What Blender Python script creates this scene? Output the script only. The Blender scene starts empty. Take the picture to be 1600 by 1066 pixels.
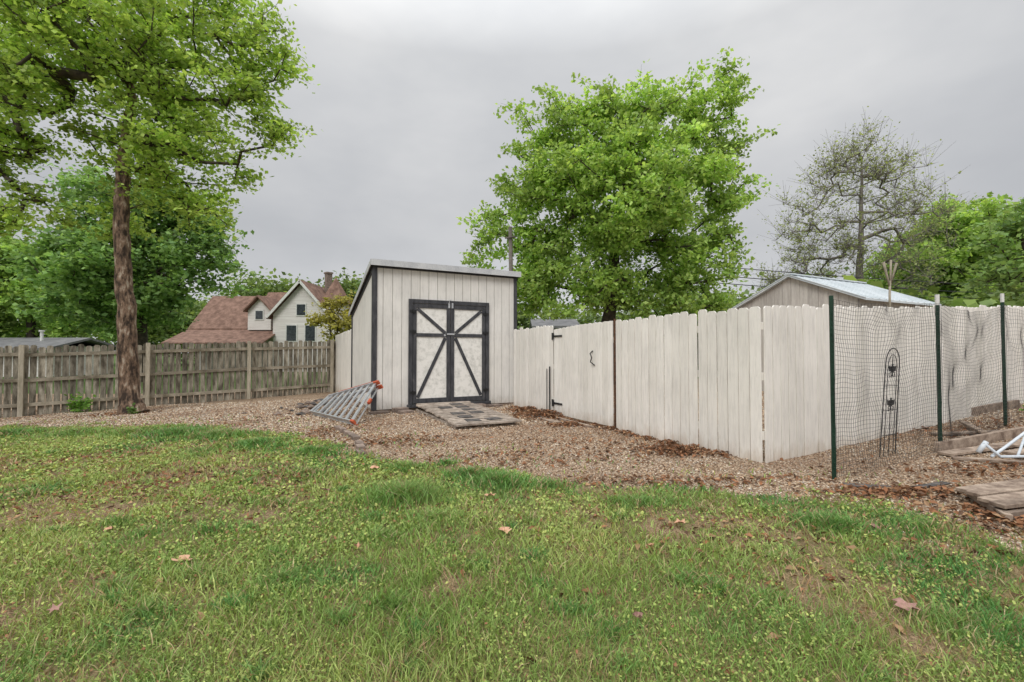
import bpy, math, random
import numpy as np
from mathutils import Vector, Matrix
rng=np.random.default_rng(7); random.seed(7)
S=bpy.context.scene
COL=S.collection

# ------------------------------------------------------------------ helpers
_G=np.random.default_rng(99).random((8,256,256))
def vn(x,y,s,seed=0):
    x=np.asarray(x,float)/s+31.7*seed+500; y=np.asarray(y,float)/s+17.3*seed+500
    xi=np.floor(x).astype(int); yi=np.floor(y).astype(int)
    fx=x-xi; fy=y-yi; fx=fx*fx*(3-2*fx); fy=fy*fy*(3-2*fy)
    g=_G[seed%8]
    a=g[xi&255,yi&255]; b=g[(xi+1)&255,yi&255]; c=g[xi&255,(yi+1)&255]; d=g[(xi+1)&255,(yi+1)&255]
    return (a*(1-fx)+b*fx)*(1-fy)+(c*(1-fx)+d*fx)*fy
def softplus(t,k=.6): return k*np.log1p(np.exp(np.clip(np.asarray(t,float)/k,-40,40)))
def gh(x,y):
    r=np.minimum(.052*softplus(np.asarray(x,float)-3.6),.55)
    l=np.minimum(.04*softplus(-3.4-np.asarray(x,float)),.40)
    return r-l
def g1(x,y): return float(gh(x,y))

def finish(me,name,mats,parent=None):
    for m in mats: me.materials.append(m)
    ob=bpy.data.objects.new(name,me); COL.objects.link(ob)
    if parent: ob.parent=parent
    return ob
def mesh_np(name,V,F,mats,C=None,smooth=False,parent=None):
    V=np.ascontiguousarray(V,dtype=np.float32).reshape(-1,3); F=np.ascontiguousarray(F,dtype=np.int32); k=F.shape[1]
    me=bpy.data.meshes.new(name)
    me.vertices.add(len(V)); me.vertices.foreach_set('co',V.ravel())
    me.loops.add(F.size); me.loops.foreach_set('vertex_index',F.ravel())
    me.polygons.add(len(F)); me.polygons.foreach_set('loop_start',np.arange(0,F.size,k,dtype=np.int32))
    me.polygons.foreach_set('use_smooth',np.full(len(F),smooth,dtype=bool))
    me.update(calc_edges=True)
    if C is not None:
        C=np.asarray(C,dtype=np.float32)
        if C.shape[1]==3: C=np.hstack([C,np.ones((len(C),1),np.float32)])
        a=me.color_attributes.new('Col','FLOAT_COLOR','POINT'); a.data.foreach_set('color',np.ascontiguousarray(C).ravel())
    return finish(me,name,mats,parent)
def empty(name,loc=(0,0,0),rz=0):
    e=bpy.data.objects.new(name,None); e.empty_display_size=.3; COL.objects.link(e)
    e.location=loc; e.rotation_euler=(0,0,rz); return e

class B:
    def __init__(s): s.v=[];s.f=[];s.m=[]
    def add(s,vs,fs,m=0):
        o=len(s.v); s.v+= [tuple(v) for v in vs]; s.f+=[tuple(i+o for i in f) for f in fs]; s.m+=[m]*len(fs)
    def hb(s,c,a,b,d,m=0):
        c=Vector(c);a=Vector(a);b=Vector(b);d=Vector(d)
        vs=[c+i*a+j*b+k*d for k in(-1,1) for j in(-1,1) for i in(-1,1)]
        s.add(vs,[(0,2,3,1),(4,5,7,6),(0,1,5,4),(2,6,7,3),(0,4,6,2),(1,3,7,5)],m)
    def box(s,x0,x1,y0,y1,z0,z1,m=0):
        s.hb(((x0+x1)/2,(y0+y1)/2,(z0+z1)/2),((x1-x0)/2,0,0),(0,(y1-y0)/2,0),(0,0,(z1-z0)/2),m)
    def beam(s,p,q,w,t,up=(0,0,1),m=0):
        p=Vector(p);q=Vector(q);d=(q-p); L=d.length; d.normalize(); up=Vector(up)
        a=d.cross(up)
        if a.length<1e-4: a=d.cross(Vector((1,0,0)))
        a.normalize(); b=a.cross(d).normalized()
        s.hb((p+q)/2,a*w/2,d*L/2,b*t/2,m)
    def prism(s,poly,o,ua,ub,n,m=0):
        o=Vector(o);ua=Vector(ua);ub=Vector(ub);n=Vector(n);k=len(poly)
        f=[o+ua*a+ub*b for a,b in poly]; vs=f+[p+n for p in f]
        fs=[tuple(range(k)),tuple(range(2*k-1,k-1,-1))]+[(i,i+k,(i+1)%k+k,(i+1)%k) for i in range(k)]
        s.add(vs,fs,m)
    def tube(s,pts,r,n=8,m=0,cap=True):
        pts=[Vector(p) for p in pts]; k=len(pts)
        if not hasattr(r,'__len__'): r=[r]*k
        vs=[];ref=None
        for i,p in enumerate(pts):
            d=(pts[min(i+1,k-1)]-pts[max(i-1,0)]).normalized()
            if ref is None: ref=Vector((0,0,1)) if abs(d.z)<.9 else Vector((1,0,0))
            a=d.cross(ref).normalized(); b=a.cross(d).normalized(); ref=b
            for j in range(n):
                t=2*math.pi*j/n; vs.append(p+(a*math.cos(t)+b*math.sin(t))*r[i])
        fs=[(i*n+j,i*n+(j+1)%n,(i+1)*n+(j+1)%n,(i+1)*n+j) for i in range(k-1) for j in range(n)]
        if cap: fs+=[tuple(range(n-1,-1,-1)),tuple(range((k-1)*n,k*n))]
        s.add(vs,fs,m)
    def obj(s,name,mats,parent=None,smooth=False,bevel=0):
        me=bpy.data.meshes.new(name); me.from_pydata(s.v,[],s.f); me.polygons.foreach_set('material_index',s.m)
        if smooth: me.polygons.foreach_set('use_smooth',[True]*len(s.f))
        me.update(); ob=finish(me,name,mats,parent)
        if bevel:
            md=ob.modifiers.new('bev','BEVEL'); md.width=bevel; md.segments=1; md.limit_method='ANGLE'
        return ob

# ------------------------------------------------------------------ materials
def N(nt,t,**k):
    n=nt.nodes.new(t)
    for a,b in k.items(): setattr(n,a,b)
    return n
def base_mat(name):
    m=bpy.data.materials.new(name); m.use_nodes=True; nt=m.node_tree
    return m,nt,nt.nodes['Principled BSDF']
def mixc(nt,f,a,b,mode='MIX'):
    n=N(nt,'ShaderNodeMix',data_type='RGBA',blend_type=mode)
    for s,v in ((0,f),(6,a),(7,b)):
        if isinstance(v,(int,float)): n.inputs[s].default_value=v
        elif isinstance(v,tuple): n.inputs[s].default_value=(*v[:3],1)
        else: nt.links.new(v,n.inputs[s])
    return n.outputs[2]
def ramp(nt,fac,stops):
    r=N(nt,'ShaderNodeValToRGB'); e=r.color_ramp.elements
    while len(e)<len(stops): e.new(.5)
    for el,(p,c) in zip(e,stops):
        el.position=p; el.color=(*c,1) if len(c)==3 else c
    nt.links.new(fac,r.inputs[0]); return r.outputs[0]
def pos(nt,scale=(1,1,1),obj=False):
    if obj: src=N(nt,'ShaderNodeTexCoord').outputs['Object']
    else: src=N(nt,'ShaderNodeNewGeometry').outputs['Position']
    mp=N(nt,'ShaderNodeMapping'); mp.inputs['Scale'].default_value=scale
    nt.links.new(src,mp.inputs[0]); return mp.outputs[0]
def noise(nt,vec,sc,det=4,rough=.6):
    n=N(nt,'ShaderNodeTexNoise'); n.inputs['Scale'].default_value=sc; n.inputs['Detail'].default_value=det; n.inputs['Roughness'].default_value=rough
    nt.links.new(vec,n.inputs['Vector']); return n.outputs['Fac']
def bump(nt,h,bs,strength=.3,dist=.01):
    b=N(nt,'ShaderNodeBump'); b.inputs['Strength'].default_value=strength; b.inputs['Distance'].default_value=dist
    nt.links.new(h,b.inputs['Height']); nt.links.new(b.outputs[0],bs.inputs['Normal'])
def M(name,c1,c2,rough=.85,scale=6,stretch=(1,1,1),lo=.35,hi=.65,island=.0,bmp=.3,bd=.004,c3=None,metal=0,fine=40,spec=.3,obj=False):
    m,nt,bs=base_mat(name)
    v=pos(nt,stretch,obj)
    f=noise(nt,v,scale,6)
    stops=[(lo,c1),(hi,c2)]
    if c3: stops.append((min(.99,hi+.1),c3))
    c=ramp(nt,f,stops)
    f2=noise(nt,v,fine,3,.7)
    c=mixc(nt,.5,c,ramp(nt,f2,[(.3,(.35,.35,.35)),(.7,(.65,.65,.65))]),'OVERLAY')
    if island:
        ge=N(nt,'ShaderNodeNewGeometry'); 
        g=ramp(nt,ge.outputs['Random Per Island'],[(0,(1-island,)*3),(1,(1,1,1))])
        c=mixc(nt,1.0,c,g,'MULTIPLY')
    nt.links.new(c,bs.inputs['Base Color'])
    bs.inputs['Roughness'].default_value=rough; bs.inputs['Metallic'].default_value=metal
    bs.inputs['Specular IOR Level'].default_value=spec
    if bmp: bump(nt,f2,bs,bmp,bd)
    return m
def leaf_mat(name,trans=.35,rough=.5):
    m,nt,bs=base_mat(name)
    a=N(nt,'ShaderNodeVertexColor'); a.layer_name='Col'
    nt.links.new(a.outputs[0],bs.inputs['Base Color']); bs.inputs['Roughness'].default_value=rough
    bs.inputs['Specular IOR Level'].default_value=.25
    t=N(nt,'ShaderNodeBsdfTranslucent'); 
    c=mixc(nt,1.0,a.outputs[0],(1.25,1.2,.7),'MULTIPLY'); nt.links.new(c,t.inputs[0])
    mx=N(nt,'ShaderNodeMixShader'); mx.inputs[0].default_value=trans
    nt.links.new(bs.outputs[0],mx.inputs[1]); nt.links.new(t.outputs[0],mx.inputs[2])
    nt.links.new(mx.outputs[0],nt.nodes['Material Output'].inputs[0]); return m
def vc_mat(name,rough=.9):
    m,nt,bs=base_mat(name)
    a=N(nt,'ShaderNodeVertexColor'); a.layer_name='Col'
    nt.links.new(a.outputs[0],bs.inputs['Base Color']); bs.inputs['Roughness'].default_value=rough
    bs.inputs['Specular IOR Level'].default_value=.2
    return m

def painted(name,c,dirt,zfade=.35,island=.1,streak=.35):
    """weathered painted wood: vertical streaks, splash dirt near the bottom"""
    m,nt,bs=base_mat(name)
    v=pos(nt,(9,9,.9)); f=noise(nt,v,3,6,.7)
    d=tuple(a*.78 for a in c)
    col=ramp(nt,f,[(.35,d),(.55,c)])
    v2=pos(nt); f3=noise(nt,v2,1.6,5,.65)
    col=mixc(nt,streak,col,ramp(nt,f3,[(.3,tuple(a*.72 for a in c)),(.6,c)]))
    kn=noise(nt,pos(nt,(22,22,9)),1.6,2,.5)
    col=mixc(nt,ramp(nt,kn,[(.72,(0,0,0)),(.80,(.3,.3,.3))]),col,tuple(a*.62 for a in c))
    sp=N(nt,'ShaderNodeSeparateXYZ'); nt.links.new(v2,sp.inputs[0])
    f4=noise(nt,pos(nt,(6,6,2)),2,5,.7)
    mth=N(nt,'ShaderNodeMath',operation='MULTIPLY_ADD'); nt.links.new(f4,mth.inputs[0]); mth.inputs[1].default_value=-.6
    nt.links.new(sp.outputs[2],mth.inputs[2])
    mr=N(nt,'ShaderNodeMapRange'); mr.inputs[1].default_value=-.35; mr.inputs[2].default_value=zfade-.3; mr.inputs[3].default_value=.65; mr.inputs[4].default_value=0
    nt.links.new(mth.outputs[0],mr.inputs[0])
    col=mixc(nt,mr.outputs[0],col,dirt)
    ge=N(nt,'ShaderNodeNewGeometry')
    g=ramp(nt,ge.outputs['Random Per Island'],[(0,(1-island,1-island,1-island*1.1)),(1,(1,1,1))])
    col=mixc(nt,1.0,col,g,'MULTIPLY')
    nt.links.new(col,bs.inputs['Base Color']); bs.inputs['Roughness'].default_value=.7; bs.inputs['Specular IOR Level'].default_value=.25
    bump(nt,noise(nt,pos(nt,(30,30,2)),4,4,.7),bs,.35,.004)
    return m

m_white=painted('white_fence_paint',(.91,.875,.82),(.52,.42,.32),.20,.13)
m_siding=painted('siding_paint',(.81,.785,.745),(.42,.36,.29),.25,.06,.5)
m_panel=M('door_panel_paint',(.58,.57,.53),(.82,.80,.76),scale=10,lo=.3,hi=.55,fine=90,bmp=.5)
m_trim=M('charcoal_trim_paint',(.035,.036,.042),(.075,.075,.082),scale=5,stretch=(3,3,1),fine=60,rough=.6,c3=(.14,.13,.125))
m_roofm=M('galvanised_edge',(.46,.47,.49),(.60,.61,.62),scale=3,rough=.45,bmp=.1,spec=.5)
m_metalroof=M('pale_metal_roof',(.55,.60,.63),(.68,.72,.75),scale=2,rough=.4,bmp=.1,spec=.5)
m_black=M('black_iron',(.012,.012,.013),(.03,.03,.03),rough=.5,bmp=.1)
m_rust=M('rusty_iron',(.06,.035,.025),(.16,.08,.045),scale=20)
m_wood=M('weathered_wood',(.13,.11,.08),(.50,.45,.36),scale=2.6,stretch=(4,4,.9),lo=.36,hi=.62,island=.5,fine=14,bmp=.6,bd=.01,c3=(.66,.61,.52))
m_post=M('old_post_wood',(.36,.32,.24),(.56,.50,.40),scale=3,stretch=(5,5,.8),island=.2,fine=16,bmp=.5)
m_rail=M('rail_wood',(.20,.17,.12),(.50,.44,.35),scale=3,island=.3,fine=20,bmp=.5)
m_pole=M('pole_wood',(.08,.07,.06),(.17,.15,.13),scale=3,fine=20)
m_plank=M('brown_plank',(.17,.12,.09),(.48,.38,.30),scale=4,stretch=(2,2,2),island=.4,fine=30,bmp=.6)
m_ramp=M('ramp_plank',(.26,.21,.17),(.60,.51,.43),scale=4,stretch=(2,2,2),island=.35,fine=30,bmp=.6)
m_mat=M('rubber_mat',(.04,.038,.038),(.15,.135,.125),scale=12,fine=80,bmp=.8)
m_brick=M('old_brick',(.16,.12,.10),(.36,.28,.23),scale=9,island=.35,fine=60,bmp=.7)
m_alu=M('aluminium',(.46,.47,.49),(.62,.63,.65),rough=.38,metal=.6,scale=15,bmp=.1,spec=.5)
m_orange=M('orange_plastic',(.38,.07,.03),(.55,.12,.05),rough=.6,scale=12,bmp=.1)
m_green=M('green_enamel',(.012,.035,.022),(.02,.055,.035),rough=.5,bmp=.1)
m_tip=M('white_enamel',(.6,.6,.58),(.75,.75,.72),rough=.5,bmp=.1)
m_pipe=M('pale_pipe',(.50,.55,.60),(.66,.70,.74),rough=.4,bmp=.1)
m_net=M('black_net',(.02,.02,.02),(.04,.04,.04),rough=.6,bmp=0)
m_bark=M('bark',(.05,.034,.025),(.26,.17,.115),scale=4,stretch=(2.6,2.6,.9),lo=.40,hi=.56,fine=14,bmp=1.0,bd=.05,c3=(.46,.38,.30))
m_barkd=M('dark_bark',(.035,.028,.022),(.10,.08,.06),scale=6,fine=20,bmp=.6)
m_twig=M('twig_bark',(.14,.125,.11),(.27,.245,.22),scale=6,fine=20,bmp=.2)
m_leaf=leaf_mat('leaf',.45); m_grass=leaf_mat('grass_blade',.28,.55); m_litter=vc_mat('dry_leaf'); m_peb=vc_mat('pebble')
m_shingle=M('brown_shingle',(.13,.075,.055),(.27,.165,.125),scale=2.5,fine=9,bmp=.5)
m_gshing=M('grey_shingle',(.12,.12,.125),(.2,.2,.2),scale=2,fine=12)
m_hwall=M('house_clapboard',(.62,.58,.56),(.76,.73,.70),scale=2,stretch=(.2,.2,6),fine=4)
m_glass=M('dark_glass',(.03,.035,.04),(.07,.08,.09),rough=.15,bmp=0,spec=.6)
m_grey=M('grey_board',(.46,.42,.385),(.62,.58,.53),scale=2,stretch=(5,5,.6),island=.15,fine=20)

# ------------------------------------------------------------------ ground
bd=np.array([(-40,17.5),(-20,12.6),(-11.1,9.75),(-8.3,9.3),(-6.3,8.7),(-4.4,7.9),(-2.83,6.7),(-1.95,5.78),(-.74,5.2),(.33,4.74),(1.21,4.3),(2.0,4.18),(2.6,4.1),(3.12,3.7),(3.1,3.08),(3.25,2.6),(3.7,1.8),(4.2,-6)])
poly=np.vstack([bd,[(-40,-6)]])
def lawn_sd(x,y):
    x=np.asarray(x,float).ravel(); y=np.asarray(y,float).ravel()
    d=np.full(x.shape,1e9)
    for (ax,ay),(bx,by) in zip(bd[:-1],bd[1:]):
        vx,vy=bx-ax,by-ay; t=np.clip(((x-ax)*vx+(y-ay)*vy)/(vx*vx+vy*vy),0,1)
        d=np.minimum(d,np.hypot(x-ax-t*vx,y-ay-t*vy))
    ins=np.zeros(x.shape,bool); n=len(poly)
    for i in range(n):
        ax,ay=poly[i]; bx,by=poly[(i+1)%n]
        c=((ay>y)!=(by>y)); xx=(bx-ax)*(y-ay)/((by-ay) if by!=ay else 1e-9)+ax
        ins^= c&(x<xx)
    return np.where(ins,d,-d)   # positive on the lawn
def dry(x,y):
    p=vn(x,y,.75,1)*.25+vn(x,y,.24,2)*.42+vn(x,y,.09,3)*.33
    spot=np.exp(-(((x+3.4)/1.9)**2+((y-4.5)/.9)**2))*.24+np.exp(-(((x+5.0)/2.4)**2+((y-5.9)/.8)**2))*.18+np.exp(-(((x-2.5)/1.2)**2+((y-2.6)/.6)**2))*.10+np.exp(-(((x-1.2)/.9)**2+((y-3.5)/.35)**2))*.12
    spot=spot-.14*np.exp(-(((x+.3)/1.3)**2+((y-2.0)/.7)**2))-.2*np.exp(-(((x+.6)/1.0)**2+((y-4.2)/.6)**2))
    return np.clip((p-.55+spot)*4.0,0,1)
def axis(a,b,st,lo,hi):
    f=np.arange(a,b+1e-6,st); k=14
    l=a-np.geomspace(.3,a-lo,k)[::-1]; r=b+np.geomspace(.3,hi-b,k)
    return np.concatenate([l,f,r])
def edge_noise(x,y): return (vn(x,y,.6,3).ravel()-.5)*.6+(vn(x,y,.17,4).ravel()-.5)*.3
xs=axis(-17,15,.07,-420,420); ys=axis(0,19,.07,-60,600)
X,Y=np.meshgrid(xs,ys); nx,ny=len(xs),len(ys)
sd=lawn_sd(X,Y)+edge_noise(X,Y)
mask=np.clip(.5-sd/.25,0,1)
far=(Y.ravel()>18.5)|(np.abs(X.ravel())>24); mask=np.where(far,0,mask)
Z=gh(X,Y)+(vn(X,Y,.8,5)-.5)*.03+(vn(X,Y,.25,6)-.5)*.012
C=np.stack([mask,dry(X,Y).ravel(),far.astype(float)],1)
idx=np.arange(nx*ny).reshape(ny,nx)
F=np.stack([idx[:-1,:-1],idx[:-1,1:],idx[1:,1:],idx[1:,:-1]],-1).reshape(-1,4)
m,nt,bs=base_mat('ground_soil_gravel_grass')
a=N(nt,'ShaderNodeVertexColor'); a.layer_name='Col'; sp=N(nt,'ShaderNodeSeparateColor'); nt.links.new(a.outputs[0],sp.inputs[0])
v=pos(nt)
soil=ramp(nt,noise(nt,v,55,6,.8),[(.38,(.035,.035,.015)),(.48,(.13,.13,.045)),(.58,(.24,.19,.09)),(.68,(.42,.33,.19))])
soil2=ramp(nt,noise(nt,v,60,7,.9),[(.40,(.04,.028,.016)),(.49,(.20,.14,.08)),(.56,(.34,.24,.15)),(.66,(.52,.38,.25))])
lawn=mixc(nt,sp.outputs[1],soil,soil2)
vo=N(nt,'ShaderNodeTexVoronoi'); vo.inputs['Scale'].default_value=46; nt.links.new(v,vo.inputs['Vector'])
s2=N(nt,'ShaderNodeSeparateColor'); nt.links.new(vo.outputs['Color'],s2.inputs[0])
grav=ramp(nt,s2.outputs[0],[(0,(.20,.13,.085)),(.3,(.45,.315,.22)),(.6,(.60,.465,.335)),(.85,(.38,.27,.18)),(1,(.74,.64,.51))])
grav=mixc(nt,ramp(nt,noise(nt,v,1.2,4),[(.45,(0,0,0)),(.72,(.4,.4,.4))]),grav,(.24,.155,.095))
dk=ramp(nt,vo.outputs['Distance'],[(.25,(1,1,1)),(.75,(.3,.27,.24))]); grav=mixc(nt,1.0,grav,dk,'MULTIPLY')
c=mixc(nt,sp.outputs[0],lawn,grav)
c=mixc(nt,sp.outputs[2],c,(.08,.13,.035))
nt.links.new(c,bs.inputs['Base Color']); bs.inputs['Roughness'].default_value=.95; bs.inputs['Specular IOR Level'].default_value=.15
b=N(nt,'ShaderNodeBump'); b.inputs['Strength'].default_value=.8; b.inputs['Distance'].default_value=.012; b.invert=True
nt.links.new(vo.outputs['Distance'],b.inputs['Height']); nt.links.new(b.outputs[0],bs.inputs['Normal'])
mesh_np('ground',np.stack([X,Y,Z],-1),F,[m],C,True)
def gz(x,y): return gh(x,y)+(vn(x,y,.8,5)-.5)*.03+(vn(x,y,.25,6)-.5)*.012

# ------------------------------------------------------------------ sampling on the ground
def sample(n,y0,y1,p,wa=1.25,wb=1.2):
    t=np.linspace(y0,y1,800); pdf=t**(-p)*(2*wa*t+2*wb); cdf=np.cumsum(pdf); cdf/=cdf[-1]
    y=np.interp(rng.random(n),cdf,t); x=(rng.random(n)*2-1)*(wa*y+wb); return x,y

# grass blades -------------------------------------------------------
tufts=[(-.95,4.05,.42,.17,1900),(-.1,4.5,.35,.14,1300),(-.45,4.8,.3,.11,700),(-.6,3.5,.3,.10,700),(.35,4.35,.25,.11,500),(2.35,3.35,.28,.12,900),(1.7,2.9,.2,.07,400),(3.0,3.3,.3,.09,500),
 (-5.6,7.6,.5,.15,1500),(-4.6,7.2,.5,.14,1500),(-6.6,7.9,.5,.13,1200),(-3.6,6.5,.4,.12,1000),(-7.8,8.2,.6,.13,1000),(-9.2,8.4,.6,.13,800),(-2.6,5.9,.3,.11,700),(-1.2,5.1,.25,.10,500),(-.6,2.35,.25,.07,500),(.3,2.3,.2,.06,300),
 (-4.2,6.1,.4,.08,500),(-2.2,4.9,.4,.08,600),(1.1,3.9,.3,.09,600),(2.1,2.2,.25,.08,500),(-1.3,2.6,.3,.08,600),(1.0,2.6,.2,.07,400),(-.9,3.2,.25,.08,500)]
for i in range(60):
    yy_=random.uniform(1.7,6.5); tufts.append((random.uniform(-1.1,.9)*yy_,yy_,.09+.08*random.random(),.05+.05*random.random(),130))
x,y=sample(350000,1.1,13,1.15)
h=.018+.05*vn(x,y,.6,1)*rng.random(len(x))+.022*rng.random(len(x))
h*=1+.6*np.exp(-(((x+.6)/1.8)**2+((y-2.3)/.7)**2))
dark=vn(x,y,.45,7)*.6+vn(x,y,1.6,2)*.4
nb=len(x)
for cx,cy,r,hh,n in tufts:
    a_=rng.random(n)*6.283; q=r*np.abs(rng.normal(0,.5,n)); x=np.append(x,cx+1.5*q*np.cos(a_)); y=np.append(y,cy+q*np.sin(a_))
    h=np.append(h,hh*(.5+.6*rng.random(n))*np.exp(-(q/r)**2*.6)); dark=np.append(dark,np.full(n,.20+.14*rng.random()))
tuft=np.arange(len(x))>=nb
sd=lawn_sd(x,y)+edge_noise(x,y)+rng.normal(0,.08,len(x))
dr=dry(x,y); thin=np.clip((vn(x,y,.3,5)-.5)*2.2,0,.6)
keep=(sd>0)&((rng.random(len(x))>np.minimum(dr*.68+thin*.5,.82))|tuft)
stray=(sd<=0)&(sd>-1.2)&(rng.random(len(x))<.025)
keep|=stray
x,y,h,dark,dr=x[keep],y[keep],h[keep],dark[keep],dr[keep]; n=len(x)
w=(.0022+.0014*rng.random(n))*np.clip(y/2.5,.8,3.0)
az=rng.random(n)*6.283; lean=h*(.25+1.0*rng.random(n)); lx=np.cos(az)*lean; ly=np.sin(az)*lean
fa=rng.random(n)*6.283; wx=np.cos(fa)*w; wy=np.sin(fa)*w
z=gz(x,y)-.004
V=np.empty((n,5,3)); 
V[:,0]=np.stack([x-wx,y-wy,z],1); V[:,1]=np.stack([x+wx,y+wy,z],1)
V[:,2]=np.stack([x+lx*.4+wx*.8,y+ly*.4+wy*.8,z+h*.6],1); V[:,3]=np.stack([x+lx*.4-wx*.8,y+ly*.4-wy*.8,z+h*.6],1)
V[:,4]=np.stack([x+lx,y+ly,z+h*.95],1)
o=np.arange(n)*5
F=np.concatenate([np.stack([o,o+1,o+2],1),np.stack([o,o+2,o+3],1),np.stack([o+3,o+2,o+4],1)])
cA=np.array([.25,.37,.10]);cB=np.array([.51,.55,.20]);cD=np.array([.10,.235,.065]);cY=np.array([.64,.52,.32]);cR=np.array([.38,.23,.14])
t=rng.random(n)[:,None]; pt=np.clip((vn(x,y,.7,2)-.25)*1.8,0,1)[:,None]
c=cA*(1-t*pt)+cB*t*pt; dm=np.clip((.42-dark)*4.5,0,1)[:,None]; c=c*(1-dm)+cD*dm*(.8+.8*t)
yy=(rng.random(n)<(.10+.45*dr))[:,None]; rr_=rng.random((n,1)); c=np.where(yy,(cY*rr_+cR*(1-rr_))*(.6+.5*t),c)
c=c*(.65+.7*rng.random((n,1)))
mesh_np('lawn_grass',V,F,[m_grass],np.repeat(c,5,0))
# low broad-leaf weeds / clover -------------------------------------------
x,y=sample(180000,1.1,9.5,1.25)
sd=lawn_sd(x,y)+edge_noise(x,y)+rng.normal(0,.06,len(x)); cl=vn(x,y,.35,6)*.6+vn(x,y,1.3,3)*.4
keep=(sd>.02)&(rng.random(len(x))<np.clip((cl-.36)*3.5,.10,1))&(rng.random(len(x))>dry(x,y)*.5)
x,y,cl=x[keep],y[keep],cl[keep]; n=len(x)
r=(.0045+.004*rng.random(n))*np.clip(y/2.4,.85,2.2); z=gz(x,y)+.008+.03*rng.random(n)
ax=rng.random(n)*6.283; nrm=rng.normal(0,.45,(n,2))
V=np.empty((n,5,3))
for k in range(5):
    a_=ax+k*1.2566; rr=r*(1.25 if k==0 else .9); dx=np.cos(a_)*rr; dy=np.sin(a_)*rr
    V[:,k]=np.stack([x+dx,y+dy,z-dx*nrm[:,0]-dy*nrm[:,1]],1)
o=np.arange(n)*5; F=np.stack([o,o+1,o+2,o+3,o+4],1)
t=rng.random((n,1)); c=np.array([.24,.35,.09])*(1-t)+np.array([.50,.55,.17])*t; c=c*(.6+.7*rng.random((n,1)))
rd=rng.random(n)<.08; c[rd]=np.array([.37,.18,.10])
mesh_np('clover_weeds',V,F,[m_grass],np.repeat(c,5,0))
# gravel ------------------------------------------------------------------
x,y=sample(220000,2.2,13.5,.75,1.25,1.0)
sd=lawn_sd(x,y)+edge_noise(x,y)
keep=(sd<.05)|((sd<.5)&(rng.random(len(x))<.05))
u0=np.array([-2.97,9.73]); su=(x-u0[0])*.893+(y-u0[1])*.449; sw=-(x-u0[0])*.449+(y-u0[1])*.893
keep&=~((su>0)&(su<3.43)&(sw>0)&(sw<3.3))
x,y=x[keep],y[keep]; n=len(x)
r=(.006+.007*rng.random(n)**1.5)*np.clip(y/6,.9,1.5)
R3=np.stack([r*(1+.5*rng.random(n)),r*(.8+.3*rng.random(n)),r*(.5+.3*rng.random(n))],1)
ax=rng.random(n)*6.283; ca,sa=np.cos(ax),np.sin(ax); tl=rng.normal(0,.35,n)
base=np.array([(1,0,0),(0,1,0),(-1,0,0),(0,-1,0),(.15,.1,1),(0,0,-1)],float)
V=np.empty((n,6,3)); z0=gz(x,y)+R3[:,2]*.45
for k in range(6):
    p=base[k]+rng.normal(0,.15,(n,3)); p=p*R3; p[:,2]+=p[:,0]*tl
    V[:,k]=np.stack([x+p[:,0]*ca-p[:,1]*sa,y+p[:,0]*sa+p[:,1]*ca,z0+p[:,2]],1)
o=(np.arange(n)*6)[:,None]
tri=np.array([(0,1,4),(1,2,4),(2,3,4),(3,0,4),(1,0,5),(2,1,5),(3,2,5),(0,3,5)])
F=(o[:,None,:]+tri[None]).reshape(-1,3)
pal=np.array([(.58,.42,.29),(.70,.56,.41),(.42,.28,.19),(.84,.76,.64),(.27,.18,.12),(.62,.44,.30),(.53,.48,.43),(.34,.22,.14),(.74,.61,.46)])
c=pal[rng.integers(0,len(pal),n)]*(.62+.5*rng.random((n,1)))
pt=np.clip((vn(x,y,.9,4)-.5)*2.5,0,1)[:,None]; c=c*(1-.35*pt*np.array([.8,1,1.1]))
mesh_np('gravel',V,F,[m_peb],np.repeat(c,6,0),True)

# leaf litter -----------------------------------------------------------------
def litter(name,spots,size=(.018,.042)):
    P=[]
    for cx,cy,rx,ry,n,zz in spots:
        q=rng.normal(0,.5,(n,2)); px=cx+q[:,0]*rx; py=cy+q[:,1]*ry
        P.append(np.stack([px,py,gz(px,py)+.008+zz*rng.random(n)*np.exp(-(q**2).sum(1)*2)],1))
    P=np.vstack(P); n=len(P); s=size[0]+(size[1]-size[0])*rng.random(n)
    A=rng.normal(0,1,(n,3)); A[:,2]*=.35; A/=np.linalg.norm(A,axis=1)[:,None]
    Nn=np.stack([rng.normal(0,.5,n),rng.normal(0,.5,n),np.ones(n)],1); Bv=np.cross(Nn,A); Bv/=np.linalg.norm(Bv,axis=1)[:,None]
    A=A*s[:,None]; Bv=Bv*s[:,None]*.45
    up=np.array([0,0,1])*s[:,None]*.3
    V=np.stack([P-A,P+Bv+up,P+A,P-Bv+up],1); o=np.arange(n)*4
    F=np.concatenate([np.stack([o,o+1,o+2],1),np.stack([o,o+2,o+3],1)])
    pal=np.array([(.20,.10,.05),(.30,.15,.08),(.12,.07,.045),(.38,.24,.14),(.26,.12,.06)])
    c=pal[rng.integers(0,5,n)]*(.7+.6*rng.random((n,1)))
    mesh_np(name,V,F,[m_litter],np.repeat(c,4,0))
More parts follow.
